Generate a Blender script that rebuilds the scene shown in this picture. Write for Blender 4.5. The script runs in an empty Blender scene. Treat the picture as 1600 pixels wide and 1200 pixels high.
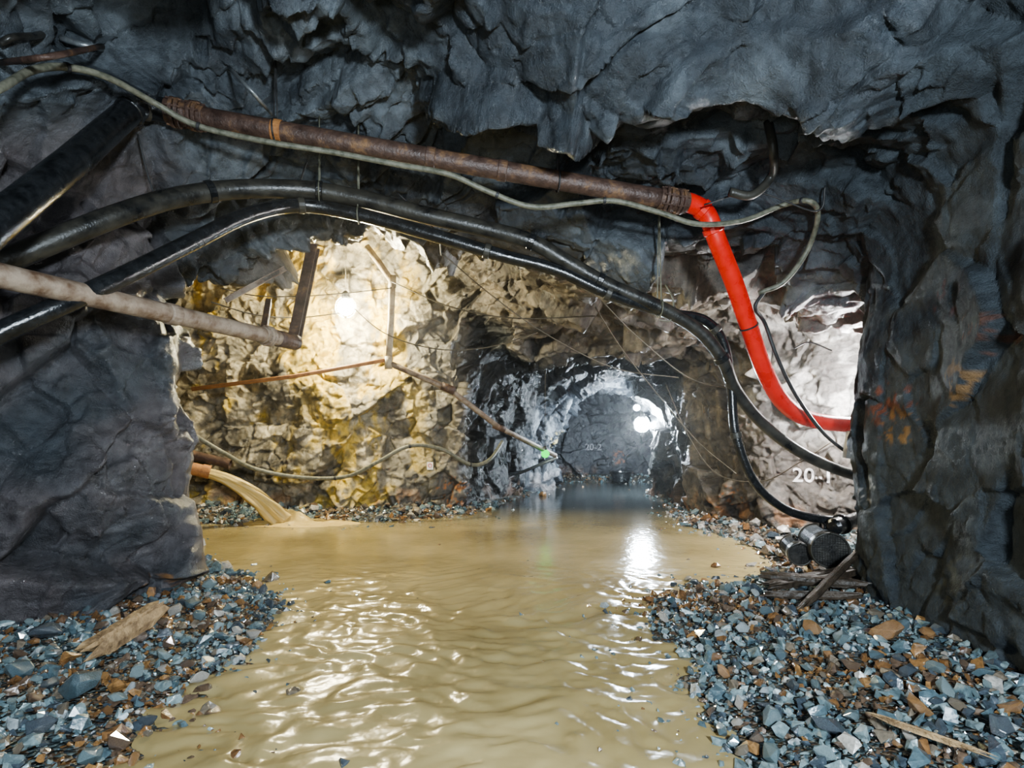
import bpy, bmesh, math, random
import numpy as np
from mathutils import Vector, Matrix, Quaternion
from mathutils.bvhtree import BVHTree
random.seed(7); rng=np.random.default_rng(11)
scene=bpy.context.scene
F=850.0; CH=1.5; HZ=680.0
COL=scene.collection

# ------------------------------------------------------------------ noise
def h3(ix,iy,iz,s):
    with np.errstate(over='ignore'):
        h=(ix.astype(np.int64).astype(np.uint32)*np.uint32(374761393)
          +iy.astype(np.int64).astype(np.uint32)*np.uint32(668265263)
          +iz.astype(np.int64).astype(np.uint32)*np.uint32(2147483647)
          +np.uint32((s*974634777+12345)&0xffffffff))
        h^=h>>np.uint32(13); h*=np.uint32(1274126177); h^=h>>np.uint32(16)
        h*=np.uint32(2246822519); h^=h>>np.uint32(13)
    return h.astype(np.float64)/4294967295.0
def vn(p,s=0):
    i=np.floor(p); f=p-i; u=f*f*f*(f*(f*6-15)+10)
    r=0
    for dx in (0,1):
        wx=u[:,0] if dx else 1-u[:,0]
        for dy in (0,1):
            wy=u[:,1] if dy else 1-u[:,1]
            for dz in (0,1):
                wz=u[:,2] if dz else 1-u[:,2]
                r=r+wx*wy*wz*h3(i[:,0]+dx,i[:,1]+dy,i[:,2]+dz,s)
    return r*2-1
def fbm(p,s=0,o=4):
    r=0;a=.5
    for k in range(o):
        r=r+a*vn(p*(2**k)+k*17.3,s+k); a*=.5
    return r
def facets(p,s,tilt=1.0,soft=.06,crack=.0,cw=.06):
    i=np.floor(p); n=len(p)
    d1=np.full(n,9.);d2=np.full(n,9.);v1=np.zeros(n);v2=np.zeros(n)
    for dx in (-1,0,1):
        for dy in (-1,0,1):
            for dz in (-1,0,1):
                cx=i[:,0]+dx;cy=i[:,1]+dy;cz=i[:,2]+dz
                rx=p[:,0]-(cx+h3(cx,cy,cz,s)); ry=p[:,1]-(cy+h3(cx,cy,cz,s+1)); rz=p[:,2]-(cz+h3(cx,cy,cz,s+2))
                d=np.sqrt(rx*rx+ry*ry+rz*rz)
                g=tilt*((h3(cx,cy,cz,s+3)*2-1)*rx+(h3(cx,cy,cz,s+4)*2-1)*ry+(h3(cx,cy,cz,s+5)*2-1)*rz)+(h3(cx,cy,cz,s+6)*2-1)*.6
                m1=d<d1; m2=(~m1)&(d<d2)
                d2=np.where(m1,d1,np.where(m2,d,d2)); v2=np.where(m1,v1,np.where(m2,g,v2))
                d1=np.where(m1,d,d1); v1=np.where(m1,g,v1)
    t=np.clip((d2-d1)/soft,0,1); w=.5+.5*t
    r=v1*w+v2*(1-w)
    if crack: r=r-crack*(1-np.clip((d2-d1)/cw,0,1))
    return r
def sstep(a,b,x):
    t=np.clip((x-a)/(b-a),0,1); return t*t*(3-2*t)

def poly_sd(X,Y,poly):
    poly=np.array(poly); n=len(poly)
    best=np.full(X.shape,1e9); inside=np.zeros(X.shape,bool)
    for k in range(n):
        a=poly[k];b=poly[(k+1)%n]; e=b-a
        wx=X-a[0];wy=Y-a[1]
        t=np.clip((wx*e[0]+wy*e[1])/(e@e),0,1)
        best=np.minimum(best,(wx-t*e[0])**2+(wy-t*e[1])**2)
        c=((a[1]<=Y)&(b[1]>Y))|((b[1]<=Y)&(a[1]>Y))
        den=e[1] if abs(e[1])>1e-9 else 1e-9
        inside^= c & (X< a[0]+(Y-a[1])/den*e[0])
    d=np.sqrt(best)
    return np.where(inside,-d,d)

# ------------------------------------------------------------------ plan of the mine
PLAN=[(-4.9,-3),(3.0,-3),(2.75,0),(2.7,2),(2.78,2.9),(2.95,3.8),(3.0,4.7),(3.25,5.1),(6.6,5.2),(6.6,7.3),(4.7,7.7),(3.9,8.3),(3.5,9.4),(3.4,10.7),
 (3.8,12.4),(3.6,13.2),(3.6,13.8),(4.35,14.6),(4.6,15.3),(5.3,18.6),(1.0,18.9),(.9,16.6),(1.25,15.6),(1.2,15.0),(.3,14.2),(-.1,13),(-0.6,11.6),(-1.0,10.8),(-3.4,10.2),(-5.6,10.7),
 (-7,10.8),(-7,6.6),(-4.1,5.9),(-3.3,5.4),(-3.05,4.9),(-3.25,4.4),(-4.0,3.95),(-4.8,3.6)]
HC=[(-4.6,-3,4.2),(0,-3,4.4),(3,-3,3.9),(-4.5,1,4.3),(-2,1,4.5),(0,1,4.5),(2,1,4.3),(3.2,1,4.0),
 (-4.3,3.3,3.95),(-3,3,4.25),(-1.5,3,4.5),(0,3,4.4),(1.2,3.1,4.2),(2.8,3,3.9),
 (1,4.1,3.8),(-.3,4.0,4.15),(2.2,4.0,3.75),(3.1,4.2,3.5),(-2.7,4.5,4.6),(-1.5,4.6,4.5),(-0.3,4.8,4.3),(1,4.8,4.05),(2,4.9,3.85),(3,4.9,3.4),
 (-3.6,4.6,4.1),(-1.9,5.3,4.4),(-.5,5.3,4.25),(.6,5.4,3.95),(1.6,5.4,3.7),(2.4,5.4,3.4),(3.3,5.4,2.9),
 (-3.3,5.8,2.9),(-2.7,6,3.35),(-1.9,6,3.8),(-1.2,6,3.85),(-.5,6.15,3.7),(.6,6.2,3.45),(1.6,6.2,3.25),(2.5,6.2,3.1),(3.3,6.2,2.9),(5,6.2,2.9),
 (-1.9,7.3,5.0),(-1,8,4.7),(-3,8,5.4),(-5,8,5.5),(-3,10,5.8),(-1,10,4.9),(-5,6.7,4.6),(-5,10,5.6),
 (.4,7.5,3.75),(1.2,9.5,3.4),(1.2,11,3.15),(0,11,3.15),(0,9.5,4.0),(2.5,7.5,3.35),(4.5,7,3.2),(2.6,9.5,3.15),(2.6,11,3.05),
 (.6,13,3.2),(2,13,3.25),(3.3,13,3.2),(1.4,15,2.75),(2.6,15,2.9),(4,15,2.75),(3.2,17,3.2),(3,18.6,3.1),(4.6,17,3.0)]
HC=np.array(HC)
def K(ax,ay,bx,by): return np.sqrt((ax[...,None]-bx)**2+(ay[...,None]-by)**2+.04)
A=K(HC[:,0],HC[:,1],HC[:,0],HC[:,1]); A=A-np.eye(len(HC))*.02
n=len(HC); M=np.zeros((n+1,n+1)); M[:n,:n]=A; M[:n,n]=1; M[n,:n]=1
sol=np.linalg.solve(M,np.append(HC[:,2],0))
def Hf(X,Y): return K(X,Y,HC[:,0],HC[:,1])@sol[:n]+sol[n]

vx=.08
gx=np.arange(-7.8,7.4,vx); gy=np.arange(-3.8,19.8,vx); gz=np.arange(-.7,6.7,vx)
GX,GY=np.meshgrid(gx,gy,indexing='ij')
pts=np.stack([GX.ravel()*.5,GY.ravel()*.5,GX.ravel()*0],1)
PX=GX+.16*fbm(pts,3).reshape(GX.shape); PY=GY+.16*fbm(pts,9).reshape(GX.shape)
SD=poly_sd(PX,PY,PLAN); HH=Hf(GX,GY)
a=SD[:,:,None]; b=(gz[None,None,:]-HH[:,:,None])
KK=(.9-.35*sstep(3,6,GY)*(1-sstep(6,8,GY))+1.0*sstep(10.5,12,GY))[:,:,None]
hh=np.clip(.5+.5*(a-b)/KK,0,1)
V=a*hh+b*(1-hh)+KK*hh*(1-hh)
g3=np.stack(np.meshgrid(gx[::4],gy[::4],gz[::4],indexing='ij'),-1); sh=g3.shape[:3]
lowf=fbm(g3.reshape(-1,3)*np.array([.8,.8,1.0]),601,2).reshape(sh)
def up1(Aa,nn,axis):
    t=np.arange(nn)/4.; i0=np.minimum(t.astype(int),Aa.shape[axis]-1); i1=np.minimum(i0+1,Aa.shape[axis]-1); fr=t-np.floor(t)
    shp=[1,1,1]; shp[axis]=nn; fr=fr.reshape(shp)
    return np.take(Aa,i0,axis)*(1-fr)+np.take(Aa,i1,axis)*fr
lowf=up1(up1(up1(lowf,len(gx),0),len(gy),1),len(gz),2)
V=V+lowf*((.30-.14*sstep(9,11,GY))*(1-.6*sstep(2.0,2.6,GX)*(1-sstep(5,5.6,GY))))[:,:,None]
S=V<0
c=[(i,j,k) for i in (0,1) for j in (0,1) for k in (0,1)]
nx,ny,nz=V.shape
def sub(Aa,i,j,k): return Aa[i:nx-1+i,j:ny-1+j,k:nz-1+k]
cnt=sum(sub(S,*q).astype(np.int8) for q in c)
act=(cnt>0)&(cnt<8)
idx=np.full(act.shape,-1); ii=np.argwhere(act); idx[act]=np.arange(len(ii))
acc=np.zeros((len(ii),3)); num=np.zeros(len(ii))
for q1 in c:
    for ax in range(3):
        if q1[ax]==0:
            q2=list(q1);q2[ax]=1
            va=V[ii[:,0]+q1[0],ii[:,1]+q1[1],ii[:,2]+q1[2]]; vb=V[ii[:,0]+q2[0],ii[:,1]+q2[1],ii[:,2]+q2[2]]
            m=(va<0)!=(vb<0); t=np.where(m,va/np.where(m,va-vb,1),0)
            p=np.tile(np.array(q1,float),(len(ii),1)); p[:,ax]+=t
            acc+=p*m[:,None]; num+=m
vert=(ii+acc/num[:,None])*vx+np.array([gx[0],gy[0],gz[0]])
quads=[]
for ax in range(3):
    o=[k for k in range(3) if k!=ax]
    sA=[slice(1,-1)]*3; sA[ax]=slice(0,-1); sB=[slice(1,-1)]*3; sB[ax]=slice(1,None)
    a0=S[tuple(sA)]; b0=S[tuple(sB)]
    e=np.argwhere(a0!=b0); s=a0[a0!=b0]
    base=e.copy(); base[:,o[0]]+=1; base[:,o[1]]+=1
    def cell(d0,d1):
        q=base.copy(); q[:,o[0]]+=d0; q[:,o[1]]+=d1
        return idx[q[:,0],q[:,1],q[:,2]]
    Q=np.stack([cell(-1,-1),cell(0,-1),cell(0,0),cell(-1,0)],1)
    flip=s if ax!=1 else ~s
    Q[flip]=Q[flip][:,::-1]
    quads.append(Q)
quads=np.concatenate(quads)
quads=quads[(quads>=0).all(1)]
fc=vert[quads].mean(1)
quads=quads[fc[:,2]>-.45]

def mesh_np(name,v,f,k=None):
    me=bpy.data.meshes.new(name)
    f=np.asarray(f); v=np.asarray(v,float)
    me.vertices.add(len(v)); me.vertices.foreach_set('co',v.ravel())
    k=f.shape[1]
    me.loops.add(f.size); me.loops.foreach_set('vertex_index',f.ravel().astype(np.int32))
    me.polygons.add(len(f)); me.polygons.foreach_set('loop_start',np.arange(0,f.size,k,dtype=np.int32))
    me.polygons.foreach_set('loop_total',np.full(len(f),k,dtype=np.int32))
    me.update(calc_edges=True)
    me.polygons.foreach_set('use_smooth',np.ones(len(f),bool))
    return me
def compact(v,f):
    u,inv=np.unique(f,return_inverse=True); return u,inv.reshape(f.shape)
u,quads=compact(vert,quads); vert=vert[u]
me=mesh_np('tmp',vert,quads); ob=bpy.data.objects.new('tmp',me); COL.objects.link(ob)
md=ob.modifiers.new('s','SUBSURF'); md.levels=2; md.render_levels=2
dg=bpy.context.evaluated_depsgraph_get(); ev=ob.evaluated_get(dg); m2=ev.to_mesh()
nv=len(m2.vertices); co=np.zeros(nv*3); m2.vertices.foreach_get('co',co); co=co.reshape(-1,3)
no=np.zeros(nv*3,dtype=np.float32); m2.vertex_normals.foreach_get('vector',no); no=no.reshape(-1,3).astype(float)
fq=np.zeros(len(m2.polygons)*4,dtype=np.int32); m2.loops.foreach_get('vertex_index',fq); fq=fq.reshape(-1,4)
ev.to_mesh_clear(); bpy.data.objects.remove(ob); bpy.data.meshes.remove(me)
sdv=np.sign(((np.array([0,3,1.5])-co)*no).sum(1)[(co[:,1]<4)]).mean()
if sdv<0: no=-no; fq=fq[:,::-1].copy()
print('SHELL verts',nv)
# ---- displacement into craggy rock
X,Y,Z=co.T
w=np.stack([fbm(co*1.3,21,4),fbm(co*1.3,25,4),fbm(co*1.3,29,4)],1)
q=co+w*.17
HV=Hf(X,Y); sdp=poly_sd(X,Y,PLAN)
isceil=(Z-HV)>(sdp)-.15
ceilw=sstep(-.6,.2,(Z-HV)-sdp)
RM=np.array(Matrix.Rotation(.6,3,'Z')@Matrix.Rotation(.4,3,'X'))
qr=q@RM.T
big=facets(qr*np.array([.75,1.15,1.1]),40,1.9,.025,.22,.045)
mid=facets(qr*np.array([1.7,2.7,2.3])+5,60,2.0,.035,.25,.05)
sml=facets((co+w*.10)@RM.T*np.array([4.2,6.2,5.2]),80,2.0,.08)
tin=facets((co+w*.08)*np.array([10,10,12]),95,1.8,.2)
tiny=fbm(co*13,90,3)
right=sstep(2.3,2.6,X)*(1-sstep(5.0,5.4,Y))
yel=sstep(8.5,9.5,Y)*(1-sstep(-.8,0,X))
alc=sstep(5.4,6,Y)*(1-sstep(9,9.6,Y))*sstep(2.5,3,X)
amp=(.85+.5*ceilw)*(1-.65*right*(1-.6*ceilw))
pn=fbm(co*.8,71,3)
patchy=.55+.45*sstep(-.1,.25,pn); patch2=np.maximum(.42+.58*sstep(0,.3,pn),np.maximum(yel,alc))
D=amp*(.17*big+.085*mid*np.maximum(patchy,yel)+.034*sml*patch2+.010*tin*patch2)+.009*tiny+.014*right*fbm(co*4,93,3)
blk=lambda cx,cy,r,h: h*np.exp(-(((X-cx)/r)**2+((Y-cy)/(r*.7))**2))*ceilw
D=D+blk(.9,3.9,.6,.24)+blk(-.6,3.3,.6,.14)+blk(2.2,3.6,.5,.22)-.03
co=co+no*D[:,None]
X,Y,Z=co.T
# ---- colours
def C(r,g,b): return np.array([[r,g,b]])
def mix(a,b,t): return a*(1-t[:,None])+b*t[:,None]
n1=fbm(co*.9,101,4); n2=fbm(co*3.1,111,4); n3=fbm(co*np.array([2.2,2.2,.9]),121,4); n4=fbm(co*7,131,3); n5=fbm(co*15,141,3)
leftp=(1-sstep(-2.7,-2.4,X))*(1-sstep(5.2,5.8,Y))
near=mix(C(.036,.047,.058)+0*co,C(.105,.127,.145)+0*co,sstep(-.2,.3,n1+.5*n2))
near=mix(near,C(.092,.078,.082)+0*co,leftp*(1-ceilw)*.8*sstep(-.35,.15,n1+.1))
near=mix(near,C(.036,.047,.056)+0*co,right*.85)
midc=mix(C(.07,.06,.05)+0*co,C(.185,.16,.125)+0*co,sstep(-.25,.3,n2))
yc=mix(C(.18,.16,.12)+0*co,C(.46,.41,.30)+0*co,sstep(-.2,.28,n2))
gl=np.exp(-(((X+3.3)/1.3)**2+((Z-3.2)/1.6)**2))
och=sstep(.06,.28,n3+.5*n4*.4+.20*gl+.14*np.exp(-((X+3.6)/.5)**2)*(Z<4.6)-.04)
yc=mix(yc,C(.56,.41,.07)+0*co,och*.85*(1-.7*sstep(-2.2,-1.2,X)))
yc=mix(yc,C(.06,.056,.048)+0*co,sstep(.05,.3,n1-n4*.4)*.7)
yc=mix(yc,C(.10,.10,.093)+0*co,sstep(-2.5,-1.2,X)*.65)  # greyer rock to the right, darkened too as painted lamp falloff
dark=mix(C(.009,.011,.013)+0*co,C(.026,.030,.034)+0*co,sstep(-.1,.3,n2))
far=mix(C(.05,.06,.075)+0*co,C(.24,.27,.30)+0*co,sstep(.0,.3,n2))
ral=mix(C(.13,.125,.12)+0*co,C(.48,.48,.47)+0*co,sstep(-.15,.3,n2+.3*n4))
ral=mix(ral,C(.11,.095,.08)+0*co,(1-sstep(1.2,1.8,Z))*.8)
ral=mix(ral,C(.12,.11,.09)+0*co,(1-sstep(3.2,4.2,X))*.6)  # alcove wall darkened leftwards, painting in the edge of the lamp's pool
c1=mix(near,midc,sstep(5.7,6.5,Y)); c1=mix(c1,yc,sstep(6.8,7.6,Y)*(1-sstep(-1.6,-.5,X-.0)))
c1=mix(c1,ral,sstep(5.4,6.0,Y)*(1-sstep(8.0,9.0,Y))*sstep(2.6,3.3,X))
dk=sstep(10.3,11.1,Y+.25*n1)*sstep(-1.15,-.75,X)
c1=mix(c1,dark,dk)  # tunnel mouth: shade painted into the rock colour
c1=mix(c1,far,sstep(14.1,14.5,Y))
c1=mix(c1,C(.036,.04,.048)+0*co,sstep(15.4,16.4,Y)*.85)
c1=mix(c1,C(.32,.14,.04)+0*co,(1-sstep(.15,.7,Z))*sstep(.0,.3,n2)*sstep(5.5,7,Y)*(1-.7*dk)*.7)
def dab(px,py,d,r,col,t):
    global c1
    cx=(px-800)/F*d; cz=CH+(HZ-py)/F*d
    g=np.exp(-(((X-cx)**2+(Y-d)**2+((Z-cz)*1.3)**2)/r**2))
    c1=mix(c1,C(*col)+0*co,np.clip(sstep(.55,.65,.5*g+1.8*n5+.5*n4)*sstep(.12,.4,g)*t,0,1))
dab(1390,640,4.4,.26,(.16,.045,.02),.8);dab(1405,665,4.3,.18,(.26,.15,.05),.7); dab(1500,600,3.6,.18,(.22,.13,.05),.7); dab(1545,520,3.3,.2,(.12,.05,.03),.7)
dab(1495,465,3.7,.18,(.11,.04,.035),.6); dab(1310,500,4.8,.2,(.26,.16,.08),.8); dab(175,585,4.2,.18,(.35,.22,.05),.7)
dab(1460,900,3.7,.25,(.12,.11,.05),.3); dab(260,920,4.7,.2,(.4,.2,.06),.8); dab(1360,765,4.7,.14,(.45,.45,.45),.6)
dab(715,770,10.6,.4,(.4,.16,.04),.9);dab(1120,790,9,.4,(.35,.15,.05),.9);dab(882,690,15,.4,(.6,.5,.2),.8);dab(970,715,18.5,.4,(.3,.13,.08),.8)
c1=np.clip(c1,0,1)
wet=np.clip(1-.85*right-.6*dk*sstep(-.1,.15,n1)-.35*alc,0,1)

# ------------------------------------------------------------------ materials
def newmat(name):
    m=bpy.data.materials.new(name); m.use_nodes=True; nt=m.node_tree; nt.nodes.clear()
    o=nt.nodes.new('ShaderNodeOutputMaterial'); b=nt.nodes.new('ShaderNodeBsdfPrincipled')
    nt.links.new(b.outputs[0],o.inputs[0]); return m,nt,b
def N(nt,t,**k):
    nd=nt.nodes.new(t)
    for a_,v_ in k.items(): setattr(nd,a_,v_)
    return nd
def noise(nt,scale,detail=5,rough=.6,coord='Object'):
    tc=N(nt,'ShaderNodeTexCoord'); nn=N(nt,'ShaderNodeTexNoise'); nn.inputs['Scale'].default_value=scale
    nn.inputs['Detail'].default_value=detail; nn.inputs['Roughness'].default_value=rough
    nt.links.new(tc.outputs[coord],nn.inputs['Vector']); return nn
def ramp(nt,src,stops,interp='LINEAR'):
    r=N(nt,'ShaderNodeValToRGB'); r.color_ramp.interpolation=interp
    while len(r.color_ramp.elements)<len(stops): r.color_ramp.elements.new(.5)
    for e,(p,cc) in zip(r.color_ramp.elements,stops): e.position=p; e.color=(*cc,1) if len(cc)==3 else cc
    nt.links.new(src,r.inputs[0]); return r
def bump(nt,src,dist,strength=1,prev=None):
    b=N(nt,'ShaderNodeBump'); b.inputs['Distance'].default_value=dist; b.inputs['Strength'].default_value=strength
    nt.links.new(src,b.inputs['Height'])
    if prev: nt.links.new(prev.outputs[0],b.inputs['Normal'])
    return b
def mat_rock():
    m,nt,b=newmat('wet_rock'); L=nt.links.new
    at=N(nt,'ShaderNodeAttribute',attribute_name='Col'); aw=N(nt,'ShaderNodeAttribute',attribute_name='wet')
    n_=noise(nt,7,9,.7); r=ramp(nt,n_.outputs[0],[(.32,(.42,.42,.42)),(.68,(1.6,1.55,1.5))])
    mx=N(nt,'ShaderNodeMix',data_type='RGBA',blend_type='MULTIPLY'); mx.inputs[0].default_value=1
    L(at.outputs[0],mx.inputs[6]); L(r.outputs[0],mx.inputs[7]); L(mx.outputs[2],b.inputs['Base Color'])
    n2_=noise(nt,2.5,4); rr=ramp(nt,n2_.outputs[0],[(.35,(.22,)*3),(.65,(.44,)*3)])
    mr=N(nt,'ShaderNodeMix',data_type='FLOAT'); L(aw.outputs['Fac'],mr.inputs[0]); mr.inputs[2].default_value=.62; L(rr.outputs[0],mr.inputs[3]); L(mr.outputs[0],b.inputs['Roughness'])
    ms=N(nt,'ShaderNodeMapRange'); L(aw.outputs['Fac'],ms.inputs[0]); ms.inputs[3].default_value=.35; ms.inputs[4].default_value=.9; L(ms.outputs[0],b.inputs['Specular IOR Level'])
    # angular chips
    tc=N(nt,'ShaderNodeTexCoord'); nw=noise(nt,3,3,.5); vm=N(nt,'ShaderNodeVectorMath',operation='MULTIPLY_ADD'); L(nw.outputs['Color'],vm.inputs[0]); vm.inputs[1].default_value=(.12,.12,.12); L(tc.outputs['Object'],vm.inputs[2])
    v1=N(nt,'ShaderNodeTexVoronoi'); v1.inputs['Scale'].default_value=5.5; L(vm.outputs[0],v1.inputs['Vector'])
    v2=N(nt,'ShaderNodeTexVoronoi'); v2.inputs['Scale'].default_value=14; L(vm.outputs[0],v2.inputs['Vector'])
    nb=noise(nt,20,10,.74); nf=noise(nt,95,3,.6); 
    b0=bump(nt,v1.outputs['Distance'],-.045,.6); b01=bump(nt,v2.outputs['Distance'],-.018,.6,b0)
    b1=bump(nt,nb.outputs[0],.028,.85,b01); b2=bump(nt,nf.outputs[0],.009,.95,b1); L(b2.outputs[0],b.inputs['Normal'])
    return m
ROCK=mat_rock()
def simple(name,c0,c1_,scale=8,r0=.4,r1=.7,bd=.004,metal=0,stretch=None,bs=30,spec=.5,c2=None):
    m,nt,b=newmat(name); L=nt.links.new
    n_=noise(nt,scale,7,.65); st=[(.35,c0),(.60,c1_)]
    if c2: st=[(.32,c0),(.54,c1_),(.68,c2)]
    r=ramp(nt,n_.outputs[0],st); L(r.outputs[0],b.inputs['Base Color'])
    rr=ramp(nt,n_.outputs[0],[(.3,(r0,)*3),(.7,(r1,)*3)]); L(rr.outputs[0],b.inputs['Roughness'])
    b.inputs['Metallic'].default_value=metal; b.inputs['Specular IOR Level'].default_value=spec
    if bd:
        nf=noise(nt,bs,4); bb=bump(nt,nf.outputs[0],bd); L(bb.outputs[0],b.inputs['Normal'])
    return m
M_RUST=simple('rusty_steel',(.036,.022,.018),(.095,.058,.044),7,.35,.65,.008,.1,c2=(.22,.125,.06))
M_RUSTL=simple('dull_rusty_steel',(.13,.08,.05),(.32,.26,.20),7,.45,.75,.006,.05)
M_TAN=simple('tan_dusty_steel',(.26,.19,.12),(.46,.39,.28),7,.45,.75,.006,.0)
M_ORUST=simple('orange_rust',(.22,.09,.03),(.40,.19,.07),9,.5,.8,.006)
M_BLACK=simple('black_rubber',(.005,.006,.007),(.018,.02,.022),14,.14,.30,.003,0,None,40,.6)
M_BLACKD=simple('dusty_black_rubber',(.009,.010,.011),(.05,.047,.038),5,.22,.5,.004,0)
M_RED=simple('red_plastic',(.62,.02,.012),(.75,.035,.02),5,.22,.36,.001)
M_GCAB=simple('grey_green_cable',(.075,.078,.055),(.19,.185,.14),18,.4,.65,.003)
M_WIRE=simple('dusty_wire',(.05,.045,.035),(.13,.11,.08),20,.5,.7,0)
M_DWIRE=simple('dark_wire',(.012,.012,.013),(.04,.04,.04),20,.4,.6,0)
M_STEEL=simple('galvanised_steel',(.20,.22,.23),(.36,.38,.39),20,.3,.55,.001,.6)
M_DSTEEL=simple('dark_steel_mesh',(.025,.025,.025),(.07,.065,.06),20,.45,.65,.001,.3)
M_WOOD=simple('weathered_wood',(.13,.08,.04),(.40,.28,.15),13,.6,.85,.015)
M_DWOOD=simple('wet_dark_wood',(.025,.02,.014),(.07,.052,.036),9,.35,.6,.01)
M_WHITE=simple('white_enamel',(.6,.6,.58),(.75,.75,.72),9,.4,.5,0)
M_REDP=simple('red_print',(.5,.05,.03),(.6,.06,.04),9,.4,.5,0)
M_PAINT=simple('chalky_paint',(.55,.53,.53),(.85,.83,.83),26,.6,.8,0)
M_PAINTR=simple('dull_white_paint',(.16,.16,.17),(.40,.40,.42),20,.6,.8,0)
def emis(name,c_,s):
    m=bpy.data.materials.new(name); m.use_nodes=True; nt=m.node_tree; nt.nodes.clear()
    o=N(nt,'ShaderNodeOutputMaterial'); e=N(nt,'ShaderNodeEmission'); e.inputs[0].default_value=(*c_,1); e.inputs[1].default_value=s
    nt.links.new(e.outputs[0],o.inputs[0]); return m
def mat_water(name,c0,c1_,bumpd=.004,rough=.07,ns=12,afar=None):
    m,nt,b=newmat(name); L=nt.links.new
    n_=noise(nt,.7,4); r=ramp(nt,n_.outputs[0],[(.35,c0),(.65,c1_)])
    if afar:
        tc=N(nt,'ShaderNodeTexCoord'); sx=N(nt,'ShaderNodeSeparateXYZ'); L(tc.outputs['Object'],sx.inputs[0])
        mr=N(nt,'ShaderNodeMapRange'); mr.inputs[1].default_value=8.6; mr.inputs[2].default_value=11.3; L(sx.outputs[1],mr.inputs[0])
        mx=N(nt,'ShaderNodeMix',data_type='RGBA'); L(mr.outputs[0],mx.inputs[0]); L(r.outputs[0],mx.inputs[6]); mx.inputs[7].default_value=(*afar,1); L(mx.outputs[2],b.inputs['Base Color'])  # far water darkened along Y: its dark reflection painted into the colour
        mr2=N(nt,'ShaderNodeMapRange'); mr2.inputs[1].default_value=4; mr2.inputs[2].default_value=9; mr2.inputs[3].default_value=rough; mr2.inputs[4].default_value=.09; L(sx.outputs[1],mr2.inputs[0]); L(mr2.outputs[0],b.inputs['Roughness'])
    else:
        L(r.outputs[0],b.inputs['Base Color']); b.inputs['Roughness'].default_value=rough
    b.inputs['IOR'].default_value=1.33; b.inputs['Specular IOR Level'].default_value=.55
    nf=noise(nt,ns,2,.5); bb=bump(nt,nf.outputs[0],bumpd,.6); L(bb.outputs[0],b.inputs['Normal'])
    return m
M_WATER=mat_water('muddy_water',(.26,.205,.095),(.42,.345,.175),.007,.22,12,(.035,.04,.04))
M_STREAM=mat_water('muddy_spray',(.50,.37,.14),(.64,.49,.22),.006,.4,20)
STOPS=[(0,(.09,.14,.165)),(.14,(.14,.205,.225)),(.28,(.20,.27,.285)),(.44,(.33,.38,.40)),(.48,(.06,.08,.10)),(.60,(.18,.10,.045)),(.68,(.27,.155,.065)),(.74,(.12,.085,.06)),(.85,(.38,.37,.34)),(.91,(.18,.155,.12))]
def mat_stone(name,attr):
    m,nt,b=newmat(name); L=nt.links.new
    if attr: s=N(nt,'ShaderNodeAttribute',attribute_name='rnd').outputs['Fac']
    else: s=N(nt,'ShaderNodeObjectInfo').outputs['Random']
    r=ramp(nt,s,STOPS,'CONSTANT')
    n_=noise(nt,28,5); r2=ramp(nt,n_.outputs[0],[(.3,(.45,.45,.45)),(.7,(1.4,1.35,1.3))])
    mx=N(nt,'ShaderNodeMix',data_type='RGBA',blend_type='MULTIPLY'); mx.inputs[0].default_value=1
    L(r.outputs[0],mx.inputs[6]); L(r2.outputs[0],mx.inputs[7]); L(mx.outputs[2],b.inputs['Base Color'])
    b.inputs['Roughness'].default_value=.12; b.inputs['Specular IOR Level'].default_value=1.0
    b.inputs['Coat Weight'].default_value=.5; b.inputs['Coat Roughness'].default_value=.08
    bb=bump(nt,n_.outputs[0],.012,.7); L(bb.outputs[0],b.inputs['Normal'])
    return m
M_STONE=mat_stone('wet_stone',False); M_GRAVEL=mat_stone('wet_gravel',True)
def mat_floor():
    m,nt,b=newmat('wet_gravel_bed'); L=nt.links.new
    tc=N(nt,'ShaderNodeTexCoord'); v=N(nt,'ShaderNodeTexVoronoi'); v.inputs['Scale'].default_value=38; L(tc.outputs['Object'],v.inputs['Vector'])
    sp=N(nt,'ShaderNodeSeparateColor'); L(v.outputs['Color'],sp.inputs[0])
    r=ramp(nt,sp.outputs[0],STOPS,'CONSTANT'); 
    mx=N(nt,'ShaderNodeMix',data_type='RGBA',blend_type='MULTIPLY'); mx.inputs[0].default_value=1; mx.inputs[7].default_value=(.45,.41,.37,1)
    L(r.outputs[0],mx.inputs[6]); L(mx.outputs[2],b.inputs['Base Color'])
    b.inputs['Roughness'].default_value=.35
    bb=bump(nt,v.outputs['Distance'],-.03,1); L(bb.outputs[0],b.inputs['Normal']); return m
M_FLOOR=mat_floor()

# ------------------------------------------------------------------ split the shell
fcn=co[fq].mean(1); fi=isceil[fq].sum(1)>=2
fX,fY=fcn[:,0],fcn[:,1]
lab=np.zeros(len(fq),int)
wl=~fi
lab[wl&(fX<-1.0)&(fY<8.0)]=1
lab[wl&(fX>=2.3)&(fY<17.3)]=2
lab[wl&(fX<2.3)&(fX>-8)&(fY>=8.0)&(fY<17.3)]=3
lab[wl&(fY>=17.3)]=4
lab[wl&(fY<-1.5)&(np.abs(fX)<2.9)]=5
lab[wl&(lab==0)]=3
names={0:'ceiling',1:'wall_left',2:'wall_right',3:'wall_back',4:'wall_end',5:'wall_front'}
labels={0:'craggy blasted wet blue-grey rock ceiling of the mine',1:'rough dark rock pillar and wall beside the gravel',2:'wet dark grey rock wall with rust stains',
 3:'yellow ochre stained rough rock wall lit by a work lamp',4:'dark rock wall closing the far end of the tunnel',5:'rough rock wall across the drift mouth'}
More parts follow.
